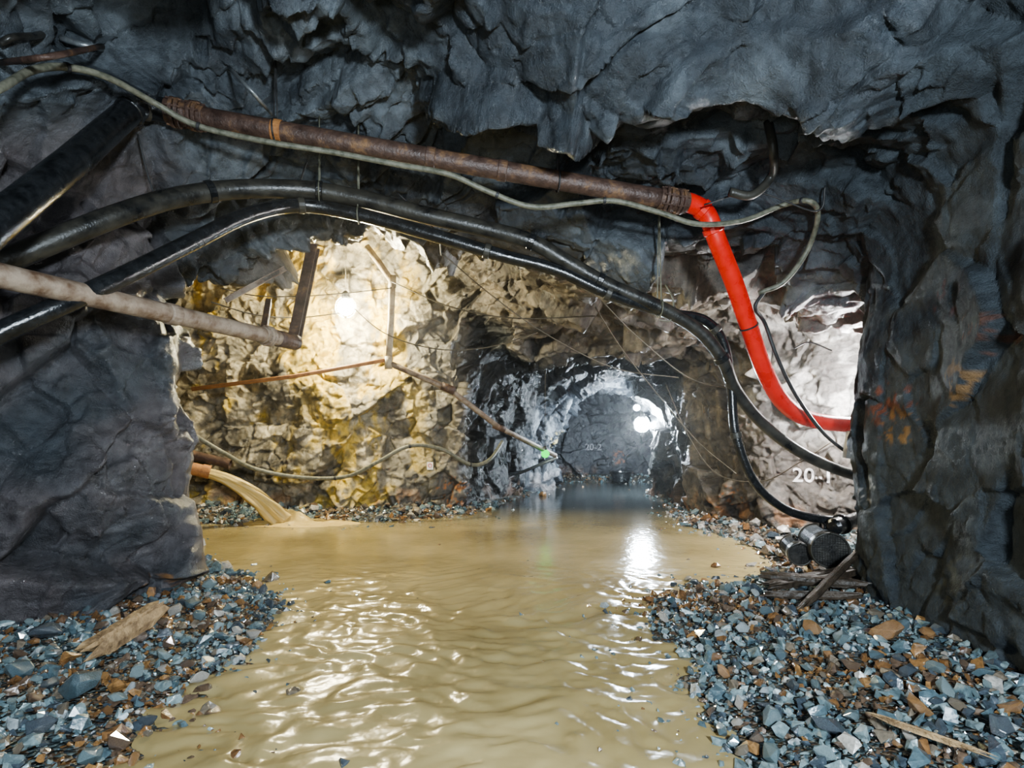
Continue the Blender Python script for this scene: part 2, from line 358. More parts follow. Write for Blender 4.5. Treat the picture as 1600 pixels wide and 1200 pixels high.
for k,nm in names.items():
    f=fq[lab==k]
    if len(f)==0: continue
    u,ff=compact(co,f); me=mesh_np(nm,co[u],ff)
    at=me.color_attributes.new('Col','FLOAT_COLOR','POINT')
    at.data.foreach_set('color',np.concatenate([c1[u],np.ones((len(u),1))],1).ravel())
    aw=me.attributes.new('wet','FLOAT','POINT'); aw.data.foreach_set('value',wet[u].astype(np.float32))
    me.materials.append(ROCK)
    o=bpy.data.objects.new(nm,me); COL.objects.link(o); o['kind']='structure'; o['label']=labels[k]; o['category']='ceiling' if k==0 else 'wall'
BV=BVHTree.FromPolygons(co.tolist(),fq.tolist())
CAM=Vector((0,0,CH))

def P(px,py,d,m=.14):
    di=Vector(((px-800)/F,1,(HZ-py)/F))
    if m is not None:
        h=BV.ray_cast(CAM,di.normalized())
        if h[0] is not None and h[0].y-m<d: d=max(h[0].y-m,.6)
    return CAM+di*d
def W(px,py,off=.04):
    di=Vector(((px-800)/F,1,(HZ-py)/F)); h=BV.ray_cast(CAM,di.normalized())
    p=h[0] if h[0] is not None else CAM+di*8
    return p+(CAM-p).normalized()*off

# ------------------------------------------------------------------ floor & water
RIV=[(-1.7,-4),(-1.72,2.3),(-1.85,3.2),(-1.9,3.9),(-2.05,4.7),(-2.7,5.7),(-4.2,6.8),(-6,7.6),(-6,9.0),(-4.3,9.2),(-3.2,9.3),(-1.7,9.6),(-.75,10.4),(-.35,11.4),(.15,13),(.6,14.3),(1.35,15.4),(1.2,17.2),
 (4.4,17.2),(4.3,15.3),(3.5,13.6),(3.5,12.4),(3.1,10.9),(2.85,9.4),(3.2,7.6),(3.1,6.5),(2.6,5.75),(1.9,5.45),(1.25,5.0),(1.0,4.2),(1.2,3.3),(1.05,2.5),(1.15,-4)]
def floorz(X,Y):
    p=np.stack([X,Y,X*0],1)
    sd=poly_sd(X,Y,RIV)+.20*fbm(p*2.2,201,4)
    return np.where(sd>0,.15*np.tanh(sd/.9),-.10*np.tanh(-sd/.7))-.006+.022*fbm(p*3,205,3), sd
def G(px,py,lift=.0):
    d=4.
    for _ in range(12):
        x=(px-800)/F*d; z,_s=floorz(np.array([x]),np.array([d])); d=(CH-(max(z[0],0)+lift))*F/(py-HZ)
    return CAM+Vector(((px-800)/F,1,(HZ-py)/F))*d
fx=np.arange(-7.6,7.2,.07); fy=np.arange(-3.6,19.6,.07); FX,FY=np.meshgrid(fx,fy,indexing='ij')
fz,_=floorz(FX.ravel(),FY.ravel())
def gridf(a,b):
    I=np.arange(a*b).reshape(a,b); return np.stack([I[:-1,:-1].ravel(),I[1:,:-1].ravel(),I[1:,1:].ravel(),I[:-1,1:].ravel()],1)
me=mesh_np('floor',np.stack([FX.ravel(),FY.ravel(),fz],1),gridf(len(fx),len(fy))); me.materials.append(M_FLOOR)
o=bpy.data.objects.new('floor',me); COL.objects.link(o); o['kind']='structure'; o['label']='wet gravel mine floor rising toward the rock walls'; o['category']='floor'
wx=np.arange(-6.9,5.2,.028); wy=np.concatenate([np.arange(-3.2,1.8,.1),np.arange(1.8,7.5,.022),np.arange(7.5,18.2,.09)])
WX,WY=np.meshgrid(wx,wy,indexing='ij'); p=np.stack([WX.ravel(),WY.ravel(),WX.ravel()*0],1)
wv=fbm(p*1.1,301,3)[:,None]*np.array([[.5,.5,0]])
r1_=1-np.sqrt(vn((p+wv)*np.array([5.4,8.0,1]),305)**2+.02)*1.6
r2_=1-np.sqrt(vn((p+wv)*np.array([12,17,1]),309)**2+.04)*1.6
r1_=.45*r1_+.55*(fbm((p+wv)*np.array([5.0,8.0,1]),333,2)*2)
am=1-sstep(4.4,7.4,p[:,1]); patch=sstep(-.35,.3,fbm(p*.8,315,2)+.25)
wz=am*(.4+.6*patch)*(.026*r1_+.007*r2_)+.0016*fbm(p*3.0,320,3)-.008*am
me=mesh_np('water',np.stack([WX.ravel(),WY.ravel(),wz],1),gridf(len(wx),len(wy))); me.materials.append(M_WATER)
o=bpy.data.objects.new('muddy_water',me); COL.objects.link(o); o['kind']='stuff'; o['label']='shallow beige muddy water flowing rippled along the tunnel floor'; o['category']='water'

# ------------------------------------------------------------------ mesh helpers
def mk(name,v,f,mat,label=None,cat=None,parent=None,group=None,smooth=True,kind=None,origin=None):
    v=[Vector(x) for x in v]
    if origin is None:
        lo=Vector([min(x[i] for x in v) for i in range(3)]); hi=Vector([max(x[i] for x in v) for i in range(3)]); origin=(lo+hi)/2
    me=bpy.data.meshes.new(name); me.from_pydata([x-origin for x in v],[],f); me.update()
    bm=bmesh.new(); bm.from_mesh(me); bmesh.ops.recalc_face_normals(bm,faces=bm.faces); bm.to_mesh(me); bm.free()
    if smooth: me.polygons.foreach_set('use_smooth',[True]*len(me.polygons))
    if mat: me.materials.append(mat)
    o=bpy.data.objects.new(name,me); COL.objects.link(o); o.location=origin
    if parent:
        o.parent=parent; o.matrix_parent_inverse=Matrix.Translation(-parent.location)
    if label: o['label']=label
    if cat and not parent: o['category']=cat
    if group: o['group']=group
    if kind: o['kind']=kind
    return o
def crom(pts,n=10,closed=False):
    pts=[Vector(p) for p in pts]; out=[]
    if len(pts)==2: return [pts[0].lerp(pts[1],t/n) for t in range(n+1)]
    for i in range(len(pts)-1):
        p1,p2=pts[i],pts[i+1]; p0=pts[i-1] if i else p1*2-p2; p3=pts[i+2] if i+2<len(pts) else p2*2-p1
        for k in range(n):
            t=k/n
            out.append(.5*((2*p1)+(p2-p0)*t+(2*p0-5*p1+4*p2-p3)*t*t+(3*p1-p0-3*p2+p3)*t**3))
    out.append(pts[-1]); return out
def sweep(path,rad,seg=14,cap=True):
    v=[];f=[];n=len(path)
    up=Vector((0,0,1)); t=(path[1]-path[0]).normalized()
    if abs(t.dot(up))>.95: up=Vector((1,0,0))
    nrm=(up-t*up.dot(t)).normalized()
    for i in range(n):
        t=(path[min(i+1,n-1)]-path[max(i-1,0)]).normalized()
        nrm=(nrm-t*nrm.dot(t)).normalized(); bn=t.cross(nrm)
        r=rad[i] if hasattr(rad,'__len__') else rad
        for s in range(seg):
            a_=2*math.pi*s/seg; v.append(path[i]+nrm*math.cos(a_)*r+bn*math.sin(a_)*r)
    for i in range(n-1):
        for s in range(seg):
            s2=(s+1)%seg; f.append((i*seg+s,i*seg+s2,(i+1)*seg+s2,(i+1)*seg+s))
    if cap: f.append(tuple(range(seg))[::-1]); f.append(tuple((n-1)*seg+s for s in range(seg)))
    return v,f
def tube(name,pts,r,mat,n=10,seg=14,straight=False,**k):
    path=[Vector(p) for p in pts] if straight else crom(pts,n)
    v,f=sweep(path,r,seg); o=mk(name,v,f,mat,**k); return o,path
def lathe(name,pos,di,prof,mat,seg=24,**k):
    di=Vector(di).normalized(); path=[Vector(pos)+di*t for t,r in prof]
    up=Vector((0,0,1)) if abs(di.z)<.9 else Vector((1,0,0)); nn=(up-di*up.dot(di)).normalized(); bn=di.cross(nn)
    v=[];f=[]
    for (t,r),c_ in zip(prof,path):
        for s in range(seg):
            a_=2*math.pi*s/seg; v.append(c_+nn*math.cos(a_)*r+bn*math.sin(a_)*r)
    for i in range(len(prof)-1):
        for s in range(seg):
            s2=(s+1)%seg; f.append((i*seg+s,i*seg+s2,(i+1)*seg+s2,(i+1)*seg+s))
    f.append(tuple(range(seg))[::-1]); f.append(tuple((len(prof)-1)*seg+s for s in range(seg)))
    return mk(name,v,f,mat,smooth=False,**k)
def pipe_open(name,p0,p1,r,mat,**k):
    p0=Vector(p0);p1=Vector(p1); L_=(p1-p0).length
    return lathe(name,p0,p1-p0,[(0,r),(L_-.12,r),(L_-.12,r*1.1),(L_,r*1.1),(L_,r*.86),(L_-.3,r*.82)],mat,**k)
def join_vf(parts):
    V_=[];F_=[]
    for v,f in parts:
        b_=len(V_); V_+=list(v); F_+=[tuple(i+b_ for i in q_) for q_ in f]
    return V_,F_
def flange(pos,di,r,mat,parent,w=.035,bolts=8):
    di=Vector(di).normalized(); pos=Vector(pos); parts=[]
    up=Vector((0,0,1)) if abs(di.z)<.9 else Vector((1,0,0)); nn=(up-di*up.dot(di)).normalized(); bn=di.cross(nn)
    for s0,s1,rr in ((-w,-w*.15,r*1.38),(w*.15,w,r*1.38),(-w*2.2,-w,r*1.12),(w,w*2.2,r*1.12)):
        parts.append(sweep([pos+di*s0,pos+di*(s0+.004),pos+di*(s1-.004),pos+di*s1],[rr*.96,rr,rr,rr*.96],22))
    for b_ in range(bolts):
        a_=2*math.pi*b_/bolts; q_=pos+(nn*math.cos(a_)+bn*math.sin(a_))*r*1.25
        parts.append(sweep([q_-di*w*1.7,q_+di*w*1.7],r*.1,6))
    v,f=join_vf(parts); return mk('flange',v,f,mat,parent=parent,smooth=False)
def band(path,i,r,mat,parent,name='clamp',w=.03):
    i=max(1,min(len(path)-2,i)); d=(path[i+1]-path[i-1]).normalized(); c_=path[i]
    v,f=sweep([c_-d*w,c_-d*w*.8,c_+d*w*.8,c_+d*w],[r*1.02,r*1.12,r*1.12,r*1.02],16); return mk(name,v,f,mat,parent=parent,smooth=False)
def hanger(path,i,r,mat,parent):
    c_=path[i]; h=BV.ray_cast(c_+Vector((0,0,.02)),Vector((0,0,1)))
    if h[0] is None: return
    top=h[0]+Vector((0,0,.03))
    if (top-c_).length>1.2: return
    d=(path[min(i+1,len(path)-1)]-path[i-1]).normalized(); s=d.cross(Vector((0,0,1))).normalized()
    loop=[top]+[c_+(s*math.sin(a_)+Vector((0,0,1))*math.cos(a_))*r*1.15 for a_ in [x*math.pi/6 for x in range(1,12)]]+[top]
    v,f=sweep(crom(loop,3),.007,6); mk('hanger',v,f,mat,parent=parent)

# ------------------------------------------------------------------ large overhead pipeline
pl=[P(296,180,4.45,None),P(1048,313,4.85,None)]
pl=[pl[0].lerp(pl[-1],t/8)for t in range(9)]
pipe,pa=tube('rusty_pipe',pl,.080,M_RUST,n=3,seg=24,label='long brown rusty steel pipe slung under the rock ceiling',cat='pipe')
dd=pl[-1]-pl[0]
flange(pl[0]+dd*.012,dd,.083,M_RUST,pipe); flange(pl[-1]-dd*.008,dd,.083,M_RUST,pipe)
for t,mt in ((.17,M_ORUST),(.48,M_RUST),(.63,M_RUST)):
    q_=pl[0]+dd*t; u_=dd.normalized(); v,f=sweep([q_-u_*.04,q_-u_*.035,q_+u_*.035,q_+u_*.04],[.082,.088,.088,.082],22); mk('collar',v,f,mt,parent=pipe,smooth=False)
for i in (4,18): hanger(pa,i,.085,M_DWIRE,pipe)
bp=[P(-90,425,2.75,None),P(0,345,3.0,None),P(110,255,3.5,None),P(192,183,4.15,None),P(213,168,4.28,None),P(232,168,4.36,None),P(290,179,4.44,None)]
b_,pb=tube('black_pipe',bp,.092,M_BLACK,n=8,seg=24,label='thick glossy wet black pipe bending up to the rusty pipe',cat='pipe')
band(pb,27,.092,M_BLACK,b_,'coupling',.03); band(pb,38,.092,M_BLACKD,b_,'coupling',.03); flange(pb[-3],pb[-1]-pb[-5],.083,M_RUST,b_)
rp=[P(1052,314,4.86,None),P(1080,318,4.9),P(1104,335,4.93),P(1122,380,5.0),P(1148,445,5.15),P(1170,510,5.3),P(1195,580,5.45),P(1225,630,5.6),P(1265,655,5.75,None),P(1335,664,5.95,None),P(1420,664,6.1,None)]
rd,pr=tube('red_pipe',rp,.083,M_RED,n=10,seg=24,label='bright red plastic pipe curving down beside the rock pillar',cat='pipe')
flange(pr[3],pr[5]-pr[1],.08,M_RUST,rd); band(pr,17,.084,M_RED,rd,'coupling',.03); band(pr,26,.084,M_RED,rd,'coupling',.03)
band(pr,50,.082,M_DWIRE,rd,'strap',.008); 

h1=[P(-60,440,3.6,None),P(0,412,3.7),P(80,378,3.85),P(180,338,4.1),P(270,310,4.4),P(370,296,4.7),P(480,297,4.95),P(570,312,5.05),P(660,335,5.1),P(760,358,5.15),P(830,378,5.15),P(890,412,5.2),P(950,445,5.25),P(1030,480,5.3),P(1090,515,5.35),P(1128,560,5.4),P(1150,610,5.5),P(1195,665,5.6,None),P(1260,712,5.7,None),P(1340,744,5.9,None),P(1430,760,6.2,None)]
o1,p1=tube('black_hose',h1,[.080-.024*sstep(60,190,i) for i in range(201)],M_BLACKD,n=10,seg=20,label='thick dusty black hose drooping across the tunnel opening',cat='hose')
for i in (46,62,100,118,150): band(p1,i,.082 if i<80 else .07,M_BLACK,o1)
for i in (62,130): hanger(p1,i,.085,M_GCAB,o1)
h2=[P(-60,555,3.2,None),P(0,520,3.3),P(100,475,3.5),P(200,428,3.8),P(300,378,4.2),P(390,335,4.6),P(470,321,4.95),P(560,335,5.05),P(680,368,5.1),P(780,398,5.15),P(870,422,5.2),P(950,458,5.25),P(1040,488,5.35),P(1100,500,5.4),P(1130,535,5.45),P(1142,600,5.5),P(1150,680,5.5),P(1180,755,5.5,None),P(1230,797,5.5,None),P(1290,812,5.45,None),P(1330,812,5.45,None)]
o2,p2=tube('black_hose',h2,[.064-.020*sstep(60,160,i) for i in range(201)],M_BLACK,n=10,seg=20,label='glossy black hose looping down to the pumps',cat='hose')
for i in (60,88,110,135,150,160): band(p2,i,.064 if i<120 else .050,M_BLACKD,o2)
hanger(p2,70,.07,M_GCAB,o2)
cb=[P(-60,165,2.9),P(0,138,3.1),P(50,110,3.4),P(105,105,3.6),P(170,122,3.8),P(240,160,4.1),P(310,197,4.25),P(420,222,4.35),P(520,238,4.45),P(620,257,4.5),P(700,272,4.5),P(760,298,4.55),P(830,323,4.6),P(900,318,4.65),P(960,314,4.65),P(1030,332,4.7),P(1090,350,4.72),P(1160,345,4.75),P(1220,322,4.8),P(1262,314,4.85),P(1278,335,4.9),P(1262,390,4.95),P(1225,440,5.0),P(1185,458,5.1)]
o3,p3=tube('grey_cable',cb,.023,M_GCAB,n=8,seg=10,label='long grey-green power cable swagged under the pipes',cat='cable')
for i in (24,48,90,110,150): band(p3,i,.026,M_DWIRE,o3,'tie',.012)
tube('grey_cable',[P(1195,455,5.1),P(1180,480,5.1),P(1195,505,5.25),P(1215,560,5.3),P(1245,620,5.4),P(1290,680,5.5,None),P(1345,722,5.6,None)],.018,M_DWIRE,n=8,seg=10,label='thin dark cable hanging down behind the red pipe',cat='cable')

lp=[P(-60,417,2.95,None),P(462,535,5.7,None)]
lp=[lp[0].lerp(lp[-1],t/10) for t in range(11)]
o4,p4=tube('grey_rusty_pipe',lp,.073,M_RUSTL,n=3,seg=22,label='pale rusted steel pipe running along the dark pillar',cat='pipe')
e=(lp[-1]-lp[0])
flange(lp[0]+e*.85,e,.072,M_RUSTL,o4); band(p4,14,.075,M_RUSTL,o4,'collar',.05); band(p4,29,.075,M_RUST,o4,'collar',.06)
v,f=sweep([lp[0]+e*.9,lp[0]+e*1.0],[.082,.082],20); mk('sleeve',v,f,M_RUST,parent=o4)

def beam(name,p0,p1,prof,mat,up=(0,0,1),**k):
    p0=Vector(p0);p1=Vector(p1); d=(p1-p0).normalized(); up=Vector(up)
    if abs(d.dot(up))>.9: up=Vector((0,1,0))
    s=d.cross(up).normalized(); u_=s.cross(d); m=len(prof)
    v=[p0+s*a_+u_*b2 for a_,b2 in prof]+[p1+s*a_+u_*b2 for a_,b2 in prof]
    f=[(i,(i+1)%m,(i+1)%m+m,i+m) for i in range(m)]+[tuple(range(m))[::-1],tuple(range(m,2*m))]
    return mk(name,v,f,mat,smooth=False,**k)
def ibeam(w,h,t): return [(-w,-h),(w,-h),(w,-h+t),(t/2,-h+t),(t/2,h-t),(w,h-t),(w,h),(-w,h),(-w,h-t),(-t/2,h-t),(-t/2,-h+t),(-w,-h+t)]
beam('steel_beam',P(490,385,6.1,.0),P(460,530,5.75),ibeam(.055,.05,.018),M_RUST,label='rusty brown steel beam hanging down to hold a pipe',cat='beam')
beam('steel_beam',P(420,470,6.1),P(412,518,5.7),ibeam(.03,.03,.012),M_RUST,label='short rusty steel bracket above the pale pipe',cat='beam')
beam('steel_beam',P(352,470,6.0,.02),P(445,420,6.4,.05),ibeam(.03,.03,.01),M_RUSTL,label='thin steel angle bracing the beam to the rock',cat='beam')

pv=[P(573,385,9.3),P(592,410,9.3),P(613,440,9.25),P(611,500,9.2),P(607,567,9.1)]
o5,_=tube('thin_pipe',pv,.055,M_TAN,straight=True,n=1,seg=14,label='pale thin steel pipe dropping down the yellow wall',cat='pipe')
for q_ in (pv[2],pv[4]):
    v,f=sweep([q_+Vector((0,0,-.1)),q_+Vector((0,0,.1))],.066,14); mk('joint',v,f,M_TAN,parent=o5)
pt=[P(607,567,9.1),P(700,607,9.4),P(780,668,10.3),P(868,712,11.6)]
o6,_=tube('thin_pipe',pt,.05,M_RUSTL,straight=True,seg=14,label='rusted steel pipe descending along the wall into the tunnel',cat='pipe')
for q_,r_ in ((pt[1],.072),(pt[2],.062)):
    dv=(pt[1]-pt[0]).normalized(); v,f=sweep([q_-dv*.12,q_+dv*.12],r_,14); mk('joint',v,f,M_RUST,parent=o6)
tube('thin_pipe',[P(300,608,8.6,None),P(460,588,8.8),P(606,562,9.1)],.033,M_ORUST,straight=True,seg=12,label='narrow orange rusted pipe running level before the wall',cat='pipe')
tube('thin_pipe',[P(805,742,12.5),P(870,715,11.8)],.035,M_STEEL,straight=True,seg=12,label='short pale pipe stub beside the green light',cat='pipe')
o7,p7=tube('wall_hose',[P(290,672,8.2,None),P(350,708,8.6),P(400,733,9.0),P(470,746,9.3),P(540,745,9.4),P(590,722,9.4),P(640,697,9.5),P(690,702,9.8),P(735,726,10.1),P(765,718,10.4),P(785,690,11)],.034,M_GCAB,n=8,seg=12,label='dusty grey hose sagging across the yellow wall',cat='hose')
for i in (30,48,64): band(p7,i,.036,M_DWIRE,o7,'tie',.02)

wl_=[([(345,450,7),(400,462,7.5),(470,463,8),(540,458,8.5),(612,450,8.6)],M_WIRE),
 ([(330,472,6.5),(400,492,7),(470,496,8),(540,488,9)],M_WIRE),
 ([(540,470,9),(600,520,8.5),(680,545,8),(760,543,8),(840,520,7.8)],M_WIRE),
 ([(612,440,8.6),(700,478,8),(800,497,7.5),(930,494,7)],M_WIRE),
 ([(690,395,7.2),(760,455,7.2),(850,520,7.4),(960,575,8),(1060,590,8.3)],M_WIRE),
 ([(930,480,6.8),(975,550,7.6),(1035,625,8.6),(1090,690,8.6),(1150,740,8)],M_WIRE),
 ([(940,470,6.6),(1000,530,7.2),(1080,592,7.6),(1160,610,7.2)],M_WIRE),
 ([(1040,600,9),(1075,680,9),(1120,740,8.5),(1190,752,7.8),(1250,722,7.3),(1300,690,7)],M_WIRE),
 ([(620,300,5.4),(680,360,5.6),(690,400,6.4)],M_DWIRE),
 ([(480,250,4.9),(470,290,5.1),(490,318,4.95)],M_DWIRE),
 ([(215,210,4.4),(240,300,4.5),(270,330,4.5)],M_DWIRE),
 ([(1290,290,4.6),(1275,330,4.6),(1180,300,4.6),(1100,320,4.7)],M_DWIRE),
 ([(1240,545,6.2),(1265,535,6.2),(1300,548,6.1)],M_DWIRE),
 ([(1040,445,5.4),(1052,470,5.3),(1048,500,5.3),(1030,500,5.3)],M_GCAB)]
for pts_,mt in wl_:
    tube('wire',[P(*q_,.05) for q_ in pts_],.008,mt,n=8,seg=6,label='thin dusty electric wire strung across the rock' if mt is M_WIRE else 'thin dark wire hanging from the rock ceiling',cat='wire',group='wires strung along the mine')
tube('rock_bolt',[W(358,105,.03),P(395,145,3.9,.05),W(430,184,.05)],.014,M_STEEL,n=4,seg=8,label='grey steel rock bolt rod slanting from the ceiling',cat='rod')
tube('rock_bolt',[W(0,98,.05),P(80,88,3.2,.06),W(160,72,.05)],.018,M_RUST,n=4,seg=8,label='rusty steel bar pinned against the ceiling',cat='rod')
tube('steel_strap',[W(95,60,.04),W(130,70,.06),W(160,76,.04)],.022,M_STEEL,n=4,seg=8,label='pale galvanised strap on the ceiling rock',cat='strap')
tube('ceiling_cable',[W(0,68,.06),W(22,58,.08),W(60,55,.08),W(85,45,.03)],.02,M_BLACKD,n=6,seg=10,label='short dark cable loop at the ceiling edge',cat='cable')
tube('black_hose',[P(1140,300,4.5),P(1175,305,4.5),P(1205,275,4.5),P(1208,235,4.4),W(1200,190,.03)],.035,M_BLACKD,n=8,seg=12,label='short black hose hooked out of the ceiling',cat='hose')

# ------------------------------------------------------------------ lamps
def lamp(pos,name,col,watts,r,label,es=60,cage=True):
    pos=Vector(pos)
    hd=lathe(name,pos+Vector((0,0,r*1.0)),(0,0,1),[(0,r*.45),(r*.3,r*.5),(r*.7,r*.45),(r*1.0,r*.2)],M_DWIRE,label=label,cat='lamp')
    bm=bmesh.new(); bmesh.ops.create_icosphere(bm,subdivisions=3,radius=r); v=[x.co+pos for x in bm.verts]; bm.verts.ensure_lookup_table(); f=[tuple(l.index for l in q_.verts) for q_ in bm.faces]; bm.free()
    mk('bulb',v,f,emis(name+'_glow',col,es),parent=hd)
    if cage:
        parts=[]
        for a_ in range(8):
            th=a_*math.pi/4; parts.append(sweep([pos+Vector((math.cos(th)*math.cos(x)*r*1.3,math.sin(th)*math.cos(x)*r*1.3,math.sin(x)*r*1.3)) for x in [k*math.pi/10 for k in range(-5,6)]],.003,5))
        v,f=join_vf(parts); mk('cage',v,f,M_STEEL,parent=hd)
    h=BV.ray_cast(pos+Vector((0,0,r*2.6)),Vector((0,0,1)))
    if h[0] is not None:
        v,f=sweep([pos+Vector((0,0,r*1.9)),h[0]+Vector((0,0,.03))],.004,6); mk('cord',v,f,M_WIRE,parent=hd)
    ld=bpy.data.lights.new(name+'_light','POINT'); ld.energy=watts; ld.color=col; ld.shadow_soft_size=r*1.5
    lo=bpy.data.objects.new(name+'_light',ld); COL.objects.link(lo); lo.location=pos
    lo.parent=hd; lo.matrix_parent_inverse=Matrix.Translation(-hd.location)
    return hd
lamp(P(540,480,9.4,.34),'work_lamp',(1,.91,.62),1250,.14,'glowing warm work lamp hanging before the yellow rock',400)
lamp((4.3,6.5,2.1),'work_lamp',(1,.99,.98),1250,.08,'white work lamp tucked behind the rock pillar',60)
lamp(P(1003,663,13.9,.1),'tunnel_lamp',(.78,.90,1),620,.16,'bright bluish white lamp glowing deep in the tunnel',700)
lamp(P(995,637,15.5,.3),'tunnel_lamp',(.78,.90,1),40,.08,'smaller white lamp hung beyond the bright lamp',200)
lamp(P(852,709,11.3),'indicator_lamp',(.01,1,.10),1.5,.085,'small green signal lamp at the pipe end',2.2,False)
def area(name,loc,target,size,watts,col):
    ld=bpy.data.lights.new(name,'AREA'); ld.energy=watts; ld.size=size; ld.color=col
    lo=bpy.data.objects.new(name,ld); COL.objects.link(lo); lo.location=loc
    lo.rotation_euler=(Vector(target)-Vector(loc)).to_track_quat('-Z','Y').to_euler()
area('flood_light',(1.0,-1.2,2.3),(-.4,5,2.2),.4,520,(.79,.90,1))
area('flood_light',(-1.0,-1.6,1.1),(.5,5,2.8),.6,80,(.79,.90,1))

# ------------------------------------------------------------------ outflow pipes and water stream
pipe_open('outflow_pipe',P(200,712,8.3,None),P(328,738,8.8,None),.10,M_ORUST,seg=24,label='orange rusty pipe pouring muddy water',cat='pipe')
pipe_open('drain_pipe',P(200,688,8.9,None),P(360,725,9.2,None),.08,M_RUST,seg=24,label='dark rusted dry pipe end beside the outflow',cat='pipe')
s0=P(318,738,8.76,None); pts_=[]
e0=G(440,816)
for t in [k/10 for k in range(11)]:
    q_=s0.lerp(e0,t); q_.z=s0.z+(e0.z-s0.z)*(t*.3+t*t*.7); pts_.append(q_)
v,f=sweep(crom(pts_,6),[.076+.10*(i/60)**1.6 for i in range(61)],48)
vv=np.array([x[:] for x in v]); ang=np.tile(np.arange(48)/48*6.283,61); tt=np.repeat(np.arange(61)/60,48)
nn_=fbm(np.stack([np.cos(ang)*3,np.sin(ang)*3,tt*2.2],1),420,4); cc=np.repeat(np.array([x[:] for x in crom(pts_,6)]),48,axis=0)
vv=cc+(vv-cc)*(1+(.2+.8*tt)*nn_)[:,None]
mk('water_stream',vv.tolist(),f,M_STREAM,label='arc of muddy tan water gushing from the rusty pipe',cat='water',kind='stuff')
gx_=np.linspace(-1,1,100); SX,SY=np.meshgrid(gx_,gx_,indexing='ij'); rr_=np.sqrt(SX**2+SY**2)
pp=np.stack([SX.ravel()*5,SY.ravel()*4,0*SX.ravel()],1)
sz=(.12*np.exp(-(((SX+.25)**2+SY**2)/.08))+.035*np.exp(-(rr_/.7)**4)).ravel()*(1+1.7*fbm(pp,410,5))-.035*sstep(.65,1,rr_.ravel())-.004
v=[(e0.x+.34+a_*1.35,e0.y+b2*.55,z_) for a_,b2,z_ in zip(SX.ravel(),SY.ravel(),sz)]
mk('water_splash',v,[tuple(int(i) for i in q_) for q_ in gridf(100,100)],M_STREAM,label='frothy tan splash where the stream hits the pool',cat='water',kind='stuff')

# ------------------------------------------------------------------ pumps
def pump(front,di,r,L,label):
    di=Vector(di).normalized(); pr_=[(0,r*.9),(.0,r*.97),(.012,r),(.1,r),(.11,r*.9)]
    t=.13
    while t<L-.1: pr_+=[(t,r*.9),(t+.004,r*.98),(t+.014,r*.98),(t+.018,r*.9)]; t+=.035
    pr_+=[(L-.06,r*.9),(L-.05,r),(L,r*.9),(L+.05,r*.5)]
    b0=lathe('submersible_pump',front,di,pr_,M_BLACKD,label=label,cat='pump')
    up=Vector((0,0,1)); nn=(up-di*up.dot(di)).normalized(); bn=di.cross(nn); parts=[]; c0=Vector(front)-di*.008
    for k in range(-6,7):
        t_=k/7*r*.88; hw=math.sqrt(max(0,(r*.88)**2-t_*t_))
        parts.append(sweep([c0+nn*t_-bn*hw,c0+nn*t_+bn*hw],.0018,4)); parts.append(sweep([c0+bn*t_-nn*hw,c0+bn*t_+nn*hw],.0018,4))
    v,f=join_vf(parts); mk('grille',v,f,M_DSTEEL,parent=b0)
    q_=[c0+(nn*math.cos(x)+bn*math.sin(x))*r*.93 for x in [j*2*math.pi/32 for j in range(33)]]; v,f=sweep(q_,.010,8); mk('rim',v,f,M_BLACKD,parent=b0)
    q_=[Vector(front)+di*(L*.3)+nn*r*.9, Vector(front)+di*(L*.3)+nn*(r*1.25),Vector(front)+di*(L*.6)+nn*(r*1.25),Vector(front)+di*(L*.6)+nn*r*.9]
    v,f=sweep(q_,.012,8); mk('handle',v,f,M_BLACK,parent=b0)
pump(P(1297,860,5.2,None),(.3,1,0),.175,.6,'black cylindrical pump with a round mesh intake')
pump(P(1250,866,5.4,None),(.3,1,0),.115,.5,'smaller black pump lying beside the larger one')
lathe('hose_coupling',P(1312,820,5.35,None),(.85,.5,.1),[(-.12,.05),(-.1,.08),(0,.08),(.02,.1),(.05,.1),(.07,.07),(.3,.07)],M_BLACK,label='black hose coupling resting on top of the pumps',cat='coupling')
def timber(name,p0,p1,w,h,mat,label,seed,cat='wood'):
    p0=Vector(p0);p1=Vector(p1); d=(p1-p0); Ld=d.length; d=d.normalized(); s=d.cross(Vector((0,0,1))).normalized(); u_=s.cross(d)
    n_=22; prof=[(-1,-1),(-.3,-1.1),(.4,-.9),(1,-1),(1.1,0),(1,1),(.6,.7),(.3,1.1),(-.1,.75),(-.4,1.15),(-1,1),(-1.05,0)]; m=len(prof); v=[]
    R=np.random.default_rng(seed); base=R.uniform(-.15,.15,(m,2)); ends=R.uniform(-.10,.10,(2,m))
    for i in range(n_+1):
        t=i/n_; k=1-.22*max(0,abs(t-.5)*2-.8)/.2
        for j,(a_,b2) in enumerate(prof):
            jit=R.uniform(-.07,.07,2); ex=ends[0,j]*max(0,1-t*5)+ends[1,j]*max(0,1-(1-t)*5)
            v.append(p0+d*(t*Ld+ex)+s*(a_+base[j,0]+jit[0])*w*k+u_*(b2+base[j,1]+jit[1])*h*k)
    f=[(i*m+j,i*m+(j+1)%m,(i+1)*m+(j+1)%m,(i+1)*m+j) for i in range(n_) for j in range(m)]+[tuple(range(m))[::-1],tuple(n_*m+j for j in range(m))]
    return mk(name,v,f,mat,label=label,cat=cat,smooth=False)
timber('driftwood_log',G(140,1020,.08),G(245,955,.16),.052,.05,M_WOOD,'split weathered wooden log lying on the gravel',3)
timber('wooden_plank',G(1195,900,.13),G(1345,912,.13),.07,.028,M_DWOOD,'wet dark plank under the pumps',4)
timber('wooden_plank',G(1205,915,.10),G(1335,890,.14),.07,.028,M_DWOOD,'wet dark plank crossed beneath the pumps',5)
